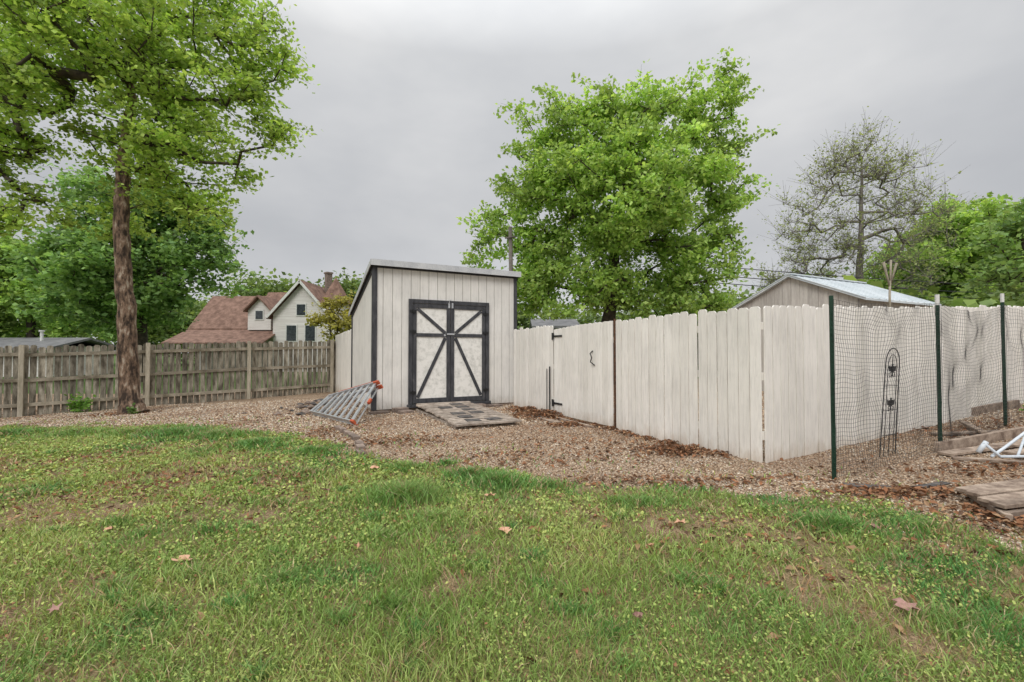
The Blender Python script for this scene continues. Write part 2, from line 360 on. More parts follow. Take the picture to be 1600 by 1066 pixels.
spots=[(.65,9.1,.7,.5,1200,.14),(.4,10.0,.5,.4,700,.09),(1.0,8.1,.4,.3,350,.06),(2.1,5.95,.45,.3,650,.07),(1.6,6.3,1.0,.6,150,.02),
 (3.5,4.15,.8,.22,600,.04),(3.75,3.5,.5,.4,450,.04),(3.95,2.8,.7,.4,450,.03),(5.2,4.75,1.2,.3,300,.03),(7,6.8,2.2,.8,450,.03),(1.8,4.6,1.5,.25,350,.015),(0,5.6,1.8,.5,350,.015),(-1.7,6.7,.9,.5,350,.02),
 (-3.0,7.4,.5,1.0,250,.04),(-5,9.5,4,1.6,600,.01),(-3.4,4.6,2.2,1.0,1000,.01),(-5.4,6.0,2.4,.9,800,.01),(.6,6.6,1.4,1.0,200,.01),(-9.8,11.4,.9,.6,250,.03),(-4.3,12.2,.7,1.2,500,.12),(0,4,5,3,400,.0),(1.8,3.0,2,.8,350,.01)]
for k in range(14):
    s_=.3+k*.42; spots.append((.05+.472*s_-.14,10.9-.882*s_-.08,.16,.2,80,.05))
litter('leaf_litter',spots)
def big_leaf(b,cx,cy,s,rot,m):
    k=11; pts=[]
    for i in range(k):
        a_=2*math.pi*i/k; rr=s*(1.0 if i%2==0 else .55)*(1.15 if i==0 else .9+.2*random.random())
        pts.append((cx+math.cos(a_+rot)*rr,cy+math.sin(a_+rot)*rr*.8,g1(cx,cy)+.04+random.uniform(-.01,.02)))
    vs=[(cx,cy,g1(cx,cy)+.035)]+pts
    b.add(vs,[(0,i+1,(i+1)%k+1) for i in range(k)],m)
m_fl1=M('fallen_leaf_tan',(.50,.27,.17),(.65,.40,.27),scale=30,bmp=.1); m_fl2=M('fallen_leaf_brown',(.26,.14,.12),(.40,.24,.2),scale=30,bmp=.1)
b=B()
for i,(cx,cy,s) in enumerate([(-.05,3.25,.06),(1.95,2.28,.065),(-2.0,2.8,.06),(-2.25,2.27,.035),(1.25,3.4,.055),(-4.0,4.1,.05),(-1.5,5.0,.05),(2.6,3.3,.045),(-2.9,3.3,.04),(.6,2.2,.03),(-1.0,3.0,.03),(3.0,2.6,.04),(.9,3.0,.03),(-4.6,3.4,.04),(-.2,4.05,.05),(-1.7,4.2,.03)]):
    big_leaf(b,cx,cy,s,random.random()*6,i%2)
b.obj('fallen_leaves',[m_fl1,m_fl2])

# ------------------------------------------------------------------ fences
def fence_run(b,p,q,h,pw=.14,gap=.005,th=.018,jit=.012,ear=.025,m=0,zt=None,top=None):
    p=Vector((*p,0));q=Vector((*q,0)); d=q-p; L=d.length; d.normalize(); nrm=Vector((d.y,-d.x,0))
    n=max(1,round(L/(pw+gap))); st=L/n
    for i in range(n):
        o=p+d*(i*st+gap*.5*(1+random.random())); w=st-gap*(1+random.random()*.8)
        z0=g1(o.x,o.y)-.03+random.random()*.02; t=h+random.uniform(-jit,jit)
        if top: t=top((i+.5)*st)-z0+random.uniform(-jit,jit)
        ln=random.uniform(-.006,.006)
        pl=[(0,0),(w,0),(w+ln,t-ear),(w-ear+ln,t),(ear+ln,t),(ln,t-ear)]
        b.prism(pl,o+Vector((0,0,z0))+nrm*random.uniform(-.005,.005),d,Vector((0,0,1)),nrm*th,m)
    return d,nrm,L
A0=Vector((.05,10.9));A1=Vector((2.95,5.37)); dA=(A1-A0).normalized()
E=empty('white_picket_fence')
b=B()
g0=1.78; g2=3.62
fence_run(b,A0,A0+dA*(g0-.03),1.86,gap=.009,jit=.018)
fence_run(b,A0+dA*(g2+.05),A1,1.86,gap=.009,jit=.018)
A2=Vector((2.95+.897*8.6,5.37+.442*8.6+.0))
fence_run(b,A1+Vector((.012,.0)),A2,1.88,gap=.009,jit=.018)
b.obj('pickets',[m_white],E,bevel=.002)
b=B()
nA=Vector((dA.y,-dA.x,0)); 
d3=Vector((dA.x,dA.y,0))
def rails(b,p,q,zs,off,m=0,w=.04,hh=.09):
    p=Vector((*p,0));q=Vector((*q,0)); d=(q-p).normalized(); nr=Vector((d.y,-d.x,0))*off
    for z in zs:
        b.beam(p+nr+Vector((0,0,g1(p.x,p.y)+z)),q+nr+Vector((0,0,g1(q.x,q.y)+z)),w,hh,m=m)
rails(b,A0,A0+dA*(g0-.05),(.3,1.0,1.6),-.028); rails(b,A0+dA*(g2+.07),A1,(.3,1.0,1.6),-.028); rails(b,A1,A2,(.3,1.0,1.6),-.028)
for s in (g0-.1,g2+.12,5.9): 
    p=A0+dA*s; b.box(p.x-nA.x*.10-.045,p.x-nA.x*.10+.045,p.y-nA.y*.10-.045,p.y-nA.y*.10+.045,-.1,1.75)
b.obj('rails_and_posts',[m_white],E)
# gate
G=empty('white_picket_gate')
b=B(); n=13; L=g2-g0-.02
for i in range(n):
    st=L/n; o2=A0+dA*(g0+i*st); t_=(i+.5)/n
    top=1.76+.07*t_+.02*math.sin(t_*3.14)
    z0=.035; w=st-.007
    b.prism([(0,0),(w,0),(w,top-z0+random.uniform(-.01,.01)-.01),(w*.5,top-z0),(0,top-z0-.01)],(o2.x,o2.y,z0),d3,Vector((0,0,1)),nA*.018)
rails(b,A0+dA*g0,A0+dA*(g2-.02),(.3,1.5),-.028)
b.obj('gate_pickets',[m_white],G,bevel=.002)
b=B()
def at(s,z,off=.03): 
    p=A0+dA*s; return Vector((p.x,p.y,z))+nA*off
for z in (1.62,.26):
    b.beam(at(g0-.06,z),at(g0+.30,z),.012,.035,m=0); b.beam(at(g0-.04,z-.07),at(g0-.04,z+.07),.014,.05,up=d3)
    b.tube([at(g0+.01,z-.06,.04),at(g0+.01,z+.06,.04)],.012,8)
b.tube([at(g2-.55,1.32,.03),at(g2-.57,1.27,.075),at(g2-.52,1.2,.08),at(g2-.56,1.12,.075),at(g2-.5,1.06,.03)],.011,8)
b.tube([at(g0-.12,.0,.05),at(g0-.12,1.0,.05)],.013,8); b.tube([at(g0-.20,.0,.07),at(g0-.21,.95,.06)],.009,8)
b.obj('hinges_and_handle',[m_black],G)
b=B(); b.beam(at(g2+.015,-.05,0),at(g2+.015,1.86,0),.03,.03,up=d3,m=0); b.obj('latch_post',[m_rust],G)
# short white fence beside the shed
E2=empty('white_picket_fence')
b=B(); fence_run(b,(-4.55,12.95),(-6.35,16.35),2.02); b.obj('pickets',[m_white],E2)
# back fence (rail side towards the viewer)
K=empty('weathered_wood_fence')
b=B(); br=B(); bp=B()
F1=Vector((-6.2,16.4)); F0=Vector((-13.05-9,11.6-.70*9)); F2=Vector((6,24.5))
fence_run(b,F0,F1,1.84,pw=.135,gap=.018,jit=.035,ear=.03,top=None)
fence_run(b,F1,F2,1.84,pw=.135,gap=.012,jit=.03,ear=.03)
dF=(F1-F0).normalized(); L=(F1-F0).length; nF=Vector((dF.y,-dF.x))
s=L-.3
while s>0:
    s0=max(0,s-2.55)
    p=F0+dF*s; q=F0+dF*s0
    for z in (.28,.95,1.60):
        pa=p+nF*.045; qa=q+nF*.045
        br.beam((qa.x,qa.y,g1(q.x,q.y)+z+random.uniform(-.02,.02)),(pa.x,pa.y,g1(p.x,p.y)+z+random.uniform(-.02,.02)),.04,.09)
    pp=p+nF*.115
    bp.hb((pp.x,pp.y,g1(p.x,p.y)+.9),Vector((*dF,0))*.05,Vector((*nF,0))*.05,(0,0,.95))
    s=s0
    if s0==0: break
b.obj('pickets',[m_wood],K); br.obj('rails',[m_rail],K); bp.obj('posts',[m_post],K,bevel=.004)

# ------------------------------------------------------------------ shed
SH=empty('storage_shed',(-2.97,9.73,0),math.atan2(.449,.893))
W,D,HF,HB=3.43,3.3,3.15,2.36
wl=B()
def siding(b,length,origin,du,nout,hfun,holes=None):
    x0=0; 
    while x0<length-.001:
        w=min(.203,length-x0); x1=x0+w
        a,c_=x0+.006,x1-.006
        pl=lambda za,zb,zc:[(a,za),(c_,za),(c_,zc),(a,zb)]
        if holes and x0>holes[0]-.1 and x1<holes[1]+.1:
            b.prism(pl(holes[2],hfun(a),hfun(c_)),origin,du,(0,0,1),nout)
        else: b.prism(pl(.06,hfun(a),hfun(c_)),origin,du,(0,0,1),nout)
        x0=x1
siding(wl,W,(0,0,0),Vector((1,0,0)),Vector((0,.02,0)),lambda x:HF,(.85,2.6,2.3))
siding(wl,D,(0,0,0),Vector((0,1,0)),Vector((.02,0,0)),lambda x:HF+(HB-HF)*x/D)
siding(wl,D,(W,0,0),Vector((0,1,0)),Vector((-.02,0,0)),lambda x:HF+(HB-HF)*x/D)
siding(wl,W,(0,D,0),Vector((1,0,0)),Vector((0,-.02,0)),lambda x:HB)
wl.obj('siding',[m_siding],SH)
b=B() # inner backing (groove bottoms)
b.prism([(.03,.06),(W-.03,.06),(W-.03,HF-.01),(.03,HF-.01)],(0,.010,0),(1,0,0),(0,0,1),(0,.008,0))
b.prism([(.03,.06),(D-.03,.06),(D-.03,HB-.01),(.03,HF-.02)],(.010,0,0),(0,1,0),(0,0,1),(.008,0,0))
b.prism([(.03,.06),(D-.03,.06),(D-.03,HB-.01),(.03,HF-.02)],(W-.018,0,0),(0,1,0),(0,0,1),(.008,0,0))
b.prism([(.03,.06),(W-.03,.06),(W-.03,HB-.01),(.03,HB-.01)],(0,D-.018,0),(1,0,0),(0,0,1),(0,.008,0))
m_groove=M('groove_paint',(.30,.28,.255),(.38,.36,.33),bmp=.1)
b.obj('backing',[m_groove],SH)
b=B()
b.box(-.022,.075,-.024,-.002,.05,HF-.0); b.box(-.024,-.002,-.002,.09,.05,HF-.02)
b.box(W-.06,W+.022,-.024,-.002,.05,HF-.0); b.box(W+.002,W+.024,-.002,.09,.05,HF-.02)
b.box(-.024,-.002,D-.09,D+.02,.05,HB)
b.prism([(0.09,HF-.13),(D,HB-.11),(D,HB+.0),(.09,HF-.02)],(-.002,0,0),(0,1,0),(0,0,1),(-.02,0,0))
b.box(.075,W-.06,-.018,-.001,HF-.035,HF)
b.obj('corner_trim',[m_trim],SH)
b=B()
sl=(HB-HF)/D
def zr(t): return HF+sl*t
t0,t1=-.12,D+.15
for (e0,e1,mm) in ((.004,.05,1),(.052,.09,0)):
    b.prism([(t0,zr(t0)+e0),(t1,zr(t1)+e0),(t1,zr(t1)+e1),(t0,zr(t0)+e1)],(-.07,0,0),(0,1,0),(0,0,1),(W+.14,0,0),mm)
b.box(-.08,W+.08,t0-.02,t0-.002,zr(t0)-.035,zr(t0)+.095,0)
b.prism([(t0,zr(t0)-.03),(t1,zr(t1)-.03),(t1,zr(t1)+.09),(t0,zr(t0)+.09)],(-.074,0,0),(0,1,0),(0,0,1),(-.012,0,0),0)
b.obj('roof',[m_roofm,m_trim],SH)
b=B() # base / skids
for s in (.0,W-.14): b.box(s,s+.14,.0,D,-.05,.058)
b.box(.14,W-.14,.02,.12,-.05,.056)
b.obj('skids',[m_plank],SH)
# doors
dz0,dz1,s0,s1=.14,2.475,.756,2.69; mid=(s0+s1)/2; zm=1.68
b=B(); f=B()
b.box(s0+.08,mid-.006,-.012,.0,dz0+.02,dz1-.08); b.box(mid+.006,s1-.08,-.012,.0,dz0+.02,dz1-.08)
b.obj('door_panels',[m_panel],SH)
y0=-.034;y1=-.0125
f.box(s0,s0+.085,-.046,-.001,dz0,dz1); f.box(s1-.085,s1,-.046,-.001,dz0,dz1); f.box(s0+.085,s1-.085,-.046,-.001,dz1-.085,dz1)
f.box(s0-.03,s1+.03,-.09,-.001,.07,dz0-.004)
for a_,c_ in ((s0+.092,mid-.006),(mid+.006,s1-.092)):
    f.box(a_,a_+.085,y0,y1,dz0+.02,dz1-.092); f.box(c_-.085,c_,y0,y1,dz0+.02,dz1-.092)
    f.box(a_+.085,c_-.085,y0,y1,dz1-.19,dz1-.092); f.box(a_+.085,c_-.085,y0,y1,dz0+.02,dz0+.12); f.box(a_+.085,c_-.085,y0,y1,zm-.04,zm+.04)
def diag(p,q): f.beam((p[0],-.0215,p[1]),(q[0],-.0215,q[1]),.075,.014,up=(0,1,0))
i0,i1=s0+.177,mid-.091; j0,j1=mid+.091,s1-.177
diag((i0+.02,dz1-.21),(i1-.03,zm+.05)); diag((i1-.03,zm-.06),(i0+.03,dz0+.14))
diag((j1-.02,dz1-.21),(j0+.03,zm+.05)); diag((j0+.03,zm-.06),(j1-.03,dz0+.14))
f.obj('door_frame_and_braces',[m_trim],SH,bevel=.002)
b=B()
for z in (.4,1.75,2.2):
    for s,e in ((s0+.02,1),(s1-.02,-1)):
        b.box(min(s,s+e*.14),max(s,s+e*.14),-.054,-.047,z-.03,z+.03); b.tube([(s+e*.07,-.058,z-.05),(s+e*.07,-.058,z+.05)],.009,8)
b.obj('hinges',[m_black],SH)
b=B()
b.box(mid-.06,mid-.02,-.055,-.036,dz1-.17,dz1-.05); b.box(mid+.02,mid+.06,-.055,-.036,dz1-.17,dz1-.05); b.tube([(mid-.04,-.06,dz1-.06),(mid-.04,-.07,dz1-.0),(mid,-.07,dz1+.02)],.012,8)
b.box(mid-.09,mid+.09,-.052,-.036,zm+.01,zm+.045); b.box(mid-.16,mid-.12,-.05,-.036,zm-.02,zm+.02)
b.obj('latches',[m_alu],SH)
# ramp
RP=empty('wooden_ramp',(-2.97,9.73,0),math.atan2(.449,.893))
b=B(); a0=.88; nB=18; ww=1.22
for i in range(nB):
    t=-.12-i*.152; zc=.15-(-.1-t)/2.75*.085
    b.hb((a0+ww/2+random.uniform(-.03,.03),t-.07,zc),(ww/2,random.uniform(-.008,.008),0),(0,.064,-.0022),(0,0,.017))
b.box(a0+.02,a0+.07,-2.7,-.1,.0,.045); b.box(a0+1.1,a0+1.15,-2.7,-.1,.0,.045)
b.obj('planks',[m_ramp],RP,bevel=.003)
b=B()
zc=lambda tt:.15-(-.1-tt)/2.75*.085+.025
for i in range(6):
    t=-.46-i*.39
    for j in range(2):
        x0=a0+.27+j*.37
        if (i,j) in ((0,0),(4,1),(2,0)): continue
        b.beam((x0+.15,t,zc(t)),(x0+.15+random.uniform(-.03,.03),t-.22,zc(t-.22)),.26,.012)
b.obj('mats',[m_mat],RP)
b=B()
for (s,t,w,d,h) in ((.55,-.16,.3,.2,.1),(.62,-.38,.28,.16,.06),(2.3,-.18,.4,.22,.09),(2.75,-.2,.35,.2,.06),(.1,-.18,.4,.14,.05),(2.3,-.6,.2,.35,.05)):
    b.hb((s,t,h/2),(w/2,.02,0),(-.02,d/2,0),(0,0,h/2))
b.obj('step_blocks',[m_brick],RP,bevel=.008)
# brick edging
b=B()
for i in range(9):
    t=i/8; x=-2.95+t*1.0; y=7.75-t*1.9; x+=.12*math.sin(t*3)
    a_=Vector((.46,-.88,0)); a2=Vector((.88,.46,0))
    if i in(5,): continue
    b.hb((x,y,g1(x,y)+.02+random.uniform(-.01,.015)),a_*.1,a2*.05+Vector((0,0,random.uniform(-.01,.01))),(0,0,.032))
b.obj('brick_edging',[m_brick],bevel=.006)
b=B(); b.beam(at(g0+.3,.02,.22),at(g2-.2,.02,.30),.05,.05,up=(0,0,1)); b.beam(at(g0-.4,.015,.45),at(g0+.9,.015,.50),.14,.03)
b.obj('gate_sill_timber',[m_plank],bevel=.003)

# stones / debris heap near the short fence
b=B()
for i in range(60):
    x=random.gauss(-4.5,.6); y=random.gauss(11.2,.6); r=random.uniform(.04,.11)
    z=g1(x,y)+r*.3+.16*math.exp(-((x+4.4)**2+(y-11.4)**2)*1.5)
    vs=[]
    for k in range(6):
        d=[(1,0,0),(0,1,0),(-1,0,0),(0,-1,0),(0,0,1),(0,0,-1)][k]
        vs.append((x+(d[0]+random.uniform(-.3,.3))*r*1.3,y+(d[1]+random.uniform(-.3,.3))*r,z+(d[2]*.6+random.uniform(-.2,.2))*r))
    b.add(vs,[(0,1,4),(1,2,4),(2,3,4),(3,0,4),(1,0,5),(2,1,5),(3,2,5),(0,3,5)],random.choice((0,0,1)))
b.obj('rubble_heap',[m_brick,m_mat],bevel=.01)

# ------------------------------------------------------------------ step ladder lying on its side
LD=empty('step_ladder')
b=B(); 
c0=Vector((-4.25,9.65,.04)); d0=Vector((-2.82,8.15,.05)); bb=Vector((-3.95,9.85,.34)); aa=Vector((-2.72,9.25,.68))
nrm=(d0-c0).cross(aa-c0).normalized()
if nrm.y>0: nrm=-nrm
for off in (0,.11):
    o=nrm*(-off)
    b.beam(c0+o,d0+o,.022,.07,up=nrm); b.beam(bb+o,aa+o,.022,.07,up=nrm)
    k=8
    for i in range(k):
        t=(i+.6)/k
        p=c0.lerp(d0,t)+o; q=bb.lerp(aa,t)+o
        b.beam(p,q,.07 if off==0 else .025,.022,up=nrm)
b.beam(c0,bb-nrm*.0,.10,.03,up=nrm); 
b.obj('rails_and_steps',[m_alu],LD)
b=B()
for off in (0,.11):
    o=nrm*(-off)
    for p,q in ((c0,d0),(bb,aa)):
        e=(q-p).normalized(); b.beam(q+o-e*.10,q+o+e*.03,.040,.078,up=nrm)
e=(aa-bb).normalized(); up_=(aa-d0).normalized()*.028
b.beam(bb+e*.3+up_+nrm*.02,aa+up_+nrm*.02,.014,.035,up=nrm)
b.beam(d0.lerp(aa,.5)-nrm*.06,d0.lerp(aa,.60)-nrm*.06,.05,.05)
b.obj('orange_feet_and_rail',[m_orange],LD)

# ------------------------------------------------------------------ net fence with T posts
TP=[(3.25,4.62,1.86,0),(5.25,5.6,1.92,1),(7.35,6.8,1.98,1),(9.9,8.1,1.9,1)]
NF=empty('garden_net_fence')
b=B()
for (x,y,t,wt) in TP:
    z=g1(x,y)
    sp_=.13 if wt else 0
    top=z+t
    b.box(x-.019,x+.019,y-.004,y+.004,z-.05,top-sp_,0); b.box(x-.004,x+.004,y+.004,y+.032,z-.05,top-sp_,0)
    if wt: b.box(x-.02,x+.02,y-.005,y+.005,top-sp_,top,1); b.box(x-.005,x+.005,y+.005,y+.033,top-sp_,top,1)
    zz=z+.1
    while zz<top-.15: b.box(x-.006,x+.006,y-.012,y-.004,zz,zz+.02,0); zz+=.054
b.obj('t_posts',[m_green,m_tip],NF)
b=B()
def net(p,q,pitch,r,h0,h1,sag,bul,seed):
    p=np.array(p);q=np.array(q); L=np.hypot(*(q-p)); nu=int(L/pitch); nv=int((h1-h0)/pitch)
    U,Vv=np.meshgrid(np.linspace(0,1,nu+1),np.linspace(0,1,nv+1))
    x=p[0]+(q[0]-p[0])*U; y=p[1]+(q[1]-p[1])*U
    nx_,ny_=-(q-p)[1]/L,(q-p)[0]/L
    wob=(vn(U*L,Vv*2,.35,seed)-.5)*.10*np.sin(U*np.pi)**.5+bul*np.sin(U*np.pi)*np.sin(Vv*np.pi)
    z=gh(x,y)+h0+(h1-h0)*Vv-sag*4*U*(1-U)*Vv+(vn(U*L,Vv*2,.25,seed+1)-.5)*.05
    sh=(vn(U*L+5,Vv*2,.4,seed+2)-.5)*.07
    Pp=np.stack([x+nx_*wob+(q-p)[0]/L*sh,y+ny_*wob+(q-p)[1]/L*sh-.035,z],-1)
    for j in range(nv+1): b.tube(Pp[j],r,3,cap=False)
    for i in range(nu+1): b.tube(Pp[:,i],r,3,cap=False)
net(TP[0][:2],TP[1][:2],.045,.0017,.02,1.82,.05,.05,1)
net(TP[1][:2],TP[2][:2],.045,.0017,.02,1.84,.14,.08,4)
net(TP[2][:2],TP[3][:2],.06,.0018,.02,1.80,.10,.05,2)
b.obj('netting',[m_net],NF)
# trellis
TR=empty('butterfly_trellis')
b=B(); bx,by=4.52,5.5; bz=g1(bx,by); lean=Vector((.17,.12,1)).normalized(); du=Vector((.88,.46,0)).normalized()
def tp(s,z): return Vector((bx,by,bz))+du*s+lean*z
arch=[tp(-.20,0)]+[tp(-.17*math.cos(a_),1.12+.2*math.sin(a_)) for a_ in np.linspace(0,math.pi,13)]+[tp(.17,0)]
b.tube(arch,.006,6)
arch=[tp(-.11,0)]+[tp(-.11*math.cos(a_),1.08+.16*math.sin(a_)) for a_ in np.linspace(0,math.pi,11)]+[tp(.11,0)]
b.tube(arch,.004,6)
for z in (.25,.55,.85): b.tube([tp(-.17,z),tp(.17,z)],.004,6)
b.tube([tp(0,0),tp(0,.7)],.004,6); b.tube([tp(0,.95),tp(0,1.24)],.004,6)
for zc_ in (1.02,.60):
    for sg in (-1,1):
        b.tube([tp(0,zc_),tp(sg*.03,zc_+.07),tp(sg*.085,zc_+.075),tp(sg*.075,zc_+.015),tp(0,zc_)],.005,6)
        b.tube([tp(0,zc_),tp(sg*.06,zc_-.01),tp(sg*.055,zc_-.06),tp(sg*.015,zc_-.05),tp(0,zc_)],.005,6)
        pl=[tp(0,zc_),tp(sg*.03,zc_+.065),tp(sg*.08,zc_+.07),tp(sg*.07,zc_+.015)]; b.add(pl,[(0,1,2,3)])
        b.tube([tp(0,zc_+.03),tp(sg*.02,zc_+.10)],.003,5)
b.obj('wire_frame',[m_black],TR)

# planter beds and pipe frame
b=B()
def plankp(p,q,w,t,zoff=0): 
    b.beam((p[0],p[1],g1(*p)+zoff),(q[0],q[1],g1(*q)+zoff),w,t)
plankp((5.15,5.55),(8.2,6.6),.05,.12,.06); plankp((5.05,5.35),(8.1,6.1),.14,.03,.03)
for k in range(5): plankp((5.6+k*.03,5.15-k*.17),(8.3,5.95-k*.14),.14,.03,.045+random.uniform(0,.012))
plankp((6.6,7.3),(9.2,8.3),.05,.14,.07); plankp((5.0,5.2),(5.7,4.75),.09,.03,.02); plankp((5.9,6.4),(7.6,6.3),.10,.03,.03); plankp((6.4,6.2),(6.9,7.0),.08,.03,.06)
b.obj('garden_bed_boards',[m_plank],bevel=.003)
b=B()
for k in range(4): plankp((3.85-k*.04,3.92-k*.13),(6.2,4.40-k*.16),.105,.03,.085+random.uniform(0,.012))
plankp((3.72,3.46),(6.0,3.82),.04,.07,.035); plankp((3.97,3.97),(3.70,3.42),.05,.05,.04); plankp((4.7,4.1),(4.6,3.6),.05,.05,.04)
b.obj('wooden_pallet',[m_plank],bevel=.003)
b=B()
g=lambda x,y,z:(x,y,g1(x,y)+z)
b.tube([g(5.0,4.85,.26),g(5.12,4.8,.12),g(5.6,4.8,.10),g(6.6,4.9,.10)],.015,10); b.tube([g(5.05,4.82,.12),g(5.4,5.0,.17),g(5.9,5.15,.36),g(6.4,5.25,.40)],.015,10)
b.tube([g(4.95,4.86,.16),g(5.03,4.85,.27)],.024,10); b.tube([g(5.3,4.8,.11),g(5.7,5.07,.28)],.012,10)
b.obj('pipe_frame',[m_pipe],smooth=True)
b=B()
for (p_,q_,w_0) in (((3.2,4.42),(3.55,4.28),.10),((3.7,4.25),(4.15,4.38),.07),((5.3,4.6),(5.9,4.75),.12),((5.0,4.45),(5.3,4.5),.08),((6.2,5.2),(6.9,5.35),.14),((5.6,5.9),(6.4,6.2),.12)):
    b.beam(g(*p_,.012),g(*q_,.014),w_0,.008)
b.obj('landscape_fabric_scraps',[m_mat])
b=B(); p=(5.95,7.15)
b.tube([(p[0],p[1],.1),(p[0],p[1],2.2),(p[0]+.01,p[1],2.42)],.016,6); b.tube([(p[0]+.01,p[1],2.3),(p[0]-.09,p[1],2.72)],[.012,.02],6); b.tube([(p[0]+.01,p[1],2.3),(p[0]+.03,p[1],2.75)],[.012,.016],6); b.tube([(p[0]+.01,p[1],2.35),(p[0]+.12,p[1],2.70)],[.01,.018],6)
b.obj('forked_stick',[m_rail],smooth=True)

# ------------------------------------------------------------------ neighbour structures
v=Vector((.897,.442,0)); w_=Vector((-.442,.897,0)); ap=Vector((7.3,12,0)); E4=empty('grey_garden_shed')
b=B(); ap2=ap; L=3.6; hw=1.62; ze=2.62; za=3.34
n=14
for i in range(n):
    a_=-hw+2*hw*i/n+.004; c_=-hw+2*hw*(i+1)/n-.004
    f_=lambda q: za-.06-(za-ze)*abs(q)/hw
    b.prism([(a_,0),(c_,0),(c_,f_(c_)),(a_,f_(a_))],ap2+v*.12,w_,Vector((0,0,1)),v*.02)
b.hb(ap2+v*(L/2)-w_*(hw-.03)+Vector((0,0,1.25)),v*(L/2-.12),w_*.02,(0,0,1.3)); b.hb(ap2+v*(L/2)+w_*(hw-.03)+Vector((0,0,1.25)),v*(L/2-.12),w_*.02,(0,0,1.3))
b.obj('walls',[m_grey],E4)
b=B()
for sg in (-1,1):
    e_=w_*sg*(hw+.18); ez=za-(za-ze)*(hw+.18)/hw
    b.add([ap2+Vector((0,0,za)),ap2+v*L+Vector((0,0,za)),ap2+v*L+e_+Vector((0,0,ez)),ap2+e_+Vector((0,0,ez)),
           ap2+Vector((0,0,za-.05)),ap2+v*L+Vector((0,0,za-.05)),ap2+v*L+e_+Vector((0,0,ez-.05)),ap2+e_+Vector((0,0,ez-.05))],
          [(0,1,2,3),(4,7,6,5),(0,3,7,4),(1,5,6,2),(2,6,7,3)])
    for k in range(13):
        o=v*(L*k/12); b.beam(ap2+o+Vector((0,0,za+.008)),ap2+o+e_+Vector((0,0,ez+.008)),.03,.02)
b.beam(ap2-v*.02+Vector((0,0,za+.02)),ap2+v*(L+.02)+Vector((0,0,za+.02)),.16,.03)
b.obj('metal_roof',[m_metalroof],E4)

def gable_roof(b,x0,x1,yc,hd,ze,zr_,m=0,axis='x',th=.15):
    for sg in (-1,1):
        P=[(x0,yc,zr_),(x1,yc,zr_),(x1,yc+sg*hd,ze),(x0,yc+sg*hd,ze)]
        if axis=='y': P=[(q[1],q[0],q[2]) for q in P]
        P=P+[(q[0],q[1],q[2]-th) for q in P]
        b.add(P,[(0,1,2,3),(4,7,6,5),(0,3,7,4),(1,5,6,2),(2,6,7,3)],m)
HO=empty('brown_roof_house')
wl=B(); rf=B(); wn=B(); tr=B()
wl.box(-28.0,-20.0,40.3,46,-.5,3.6); wl.box(-20.4,-15.6,38.8,46,-.5,4.5); wl.box(-16,-12.2,41,46,-.5,3.3)
wl.prism([(-20.4,4.5),(-15.6,4.5),(-18,7.15)],(0,38.8,0),(1,0,0),(0,0,1),(0,.2,0))
wl.prism([(40.3,3.6),(46,3.6),(43.1,6.5)],(-28.0,0,0),(0,1,0),(0,0,1),(.2,0,0))
gable_roof(rf,-28.4,-23.2,43.1,3.3,3.35,6.6); gable_roof(rf,-23.3,-18.5,43.4,3.3,3.35,7.0); gable_roof(rf,38.4,46.5,-18,2.8,4.25,7.45,axis='y'); gable_roof(rf,-18,-11.8,43.5,2.9,3.15,5.5)
gable_roof(rf,39.0,45,-21.9,1.2,4.9,6.2,axis='y'); wl.prism([(-22.9,3.2),(-20.9,3.2),(-20.9,4.9),(-21.9,5.95),(-22.9,4.9)],(0,39.4,0),(1,0,0),(0,0,1),(0,.6,0))
rf.prism([(36.8,1.95),(40.2,3.3),(40.2,3.4),(36.8,2.05)],(-28.4,0,0),(0,1,0),(0,0,1),(8.2,0,0))
rf.tube([(-17.2,42.5,6.0),(-17.2,42.5,8.6)],.36,4,1); rf.tube([(-17.2,42.5,8.6),(-17.2,42.5,8.75)],.45,4,1)
# corner turret with a pointed roof
wl.tube([(-15.6,40.2,-.5),(-15.6,40.2,5.6)],1.15,8); rf.tube([(-15.6,40.2,5.5),(-15.6,40.2,7.9)],[1.45,.03],8,0)
for (x,z,w,h) in ((-18.8,2.9,.8,1.3),(-17.2,2.9,.8,1.3),(-18.0,4.9,.7,.9),(-21.9,4.5,.6,.7)):
    yy=38.72 if x>-20 and x<-16 else 39.32
    wn.box(x-w/2,x+w/2,yy-.0,yy+.03,z-h/2,z+h/2); tr.box(x-w/2-.1,x+w/2+.1,yy+.035,yy+.07,z-h/2-.1,z+h/2+.1)
wn.box(-15.9,-15.3,38.98,39.02,3.9,5.0)
tr.beam((-20.75,38.36,4.2),(-18,38.36,7.3),.05,.2); tr.beam((-15.25,38.36,4.2),(-18,38.36,7.3),.05,.2)
wl.obj('walls',[m_hwall],HO); rf.obj('roofs',[m_shingle,m_brick],HO); wn.obj('windows',[m_glass],HO); tr.obj('window_trim',[m_tip],HO)
GA=empty('grey_roof_garage')
b=B(); b.box(-41,-31.6,31,36,-.5,1.7); b.obj('walls',[m_hwall],GA)
b=B(); gable_roof(b,-41.5,-31.0,33.5,3.2,1.55,2.35); b.obj('roof',[m_gshing],GA)
b=B(); b.tube([(-33.6,32.5,1.9),(-33.6,32.5,2.75)],.09,8); b.tube([(-33.6,32.5,2.75),(-33.6,32.5,2.85)],.16,8); b.obj('vent_pipe',[m_tip],GA)
WH=empty('white_house')
b=B(); b.box(1.6,4.2,30,34,-.3,3.1); b.obj('walls',[m_hwall],WH)
b=B(); gable_roof(b,1.3,4.5,32,2.4,3.0,3.6); b.obj('roof',[m_gshing],WH)
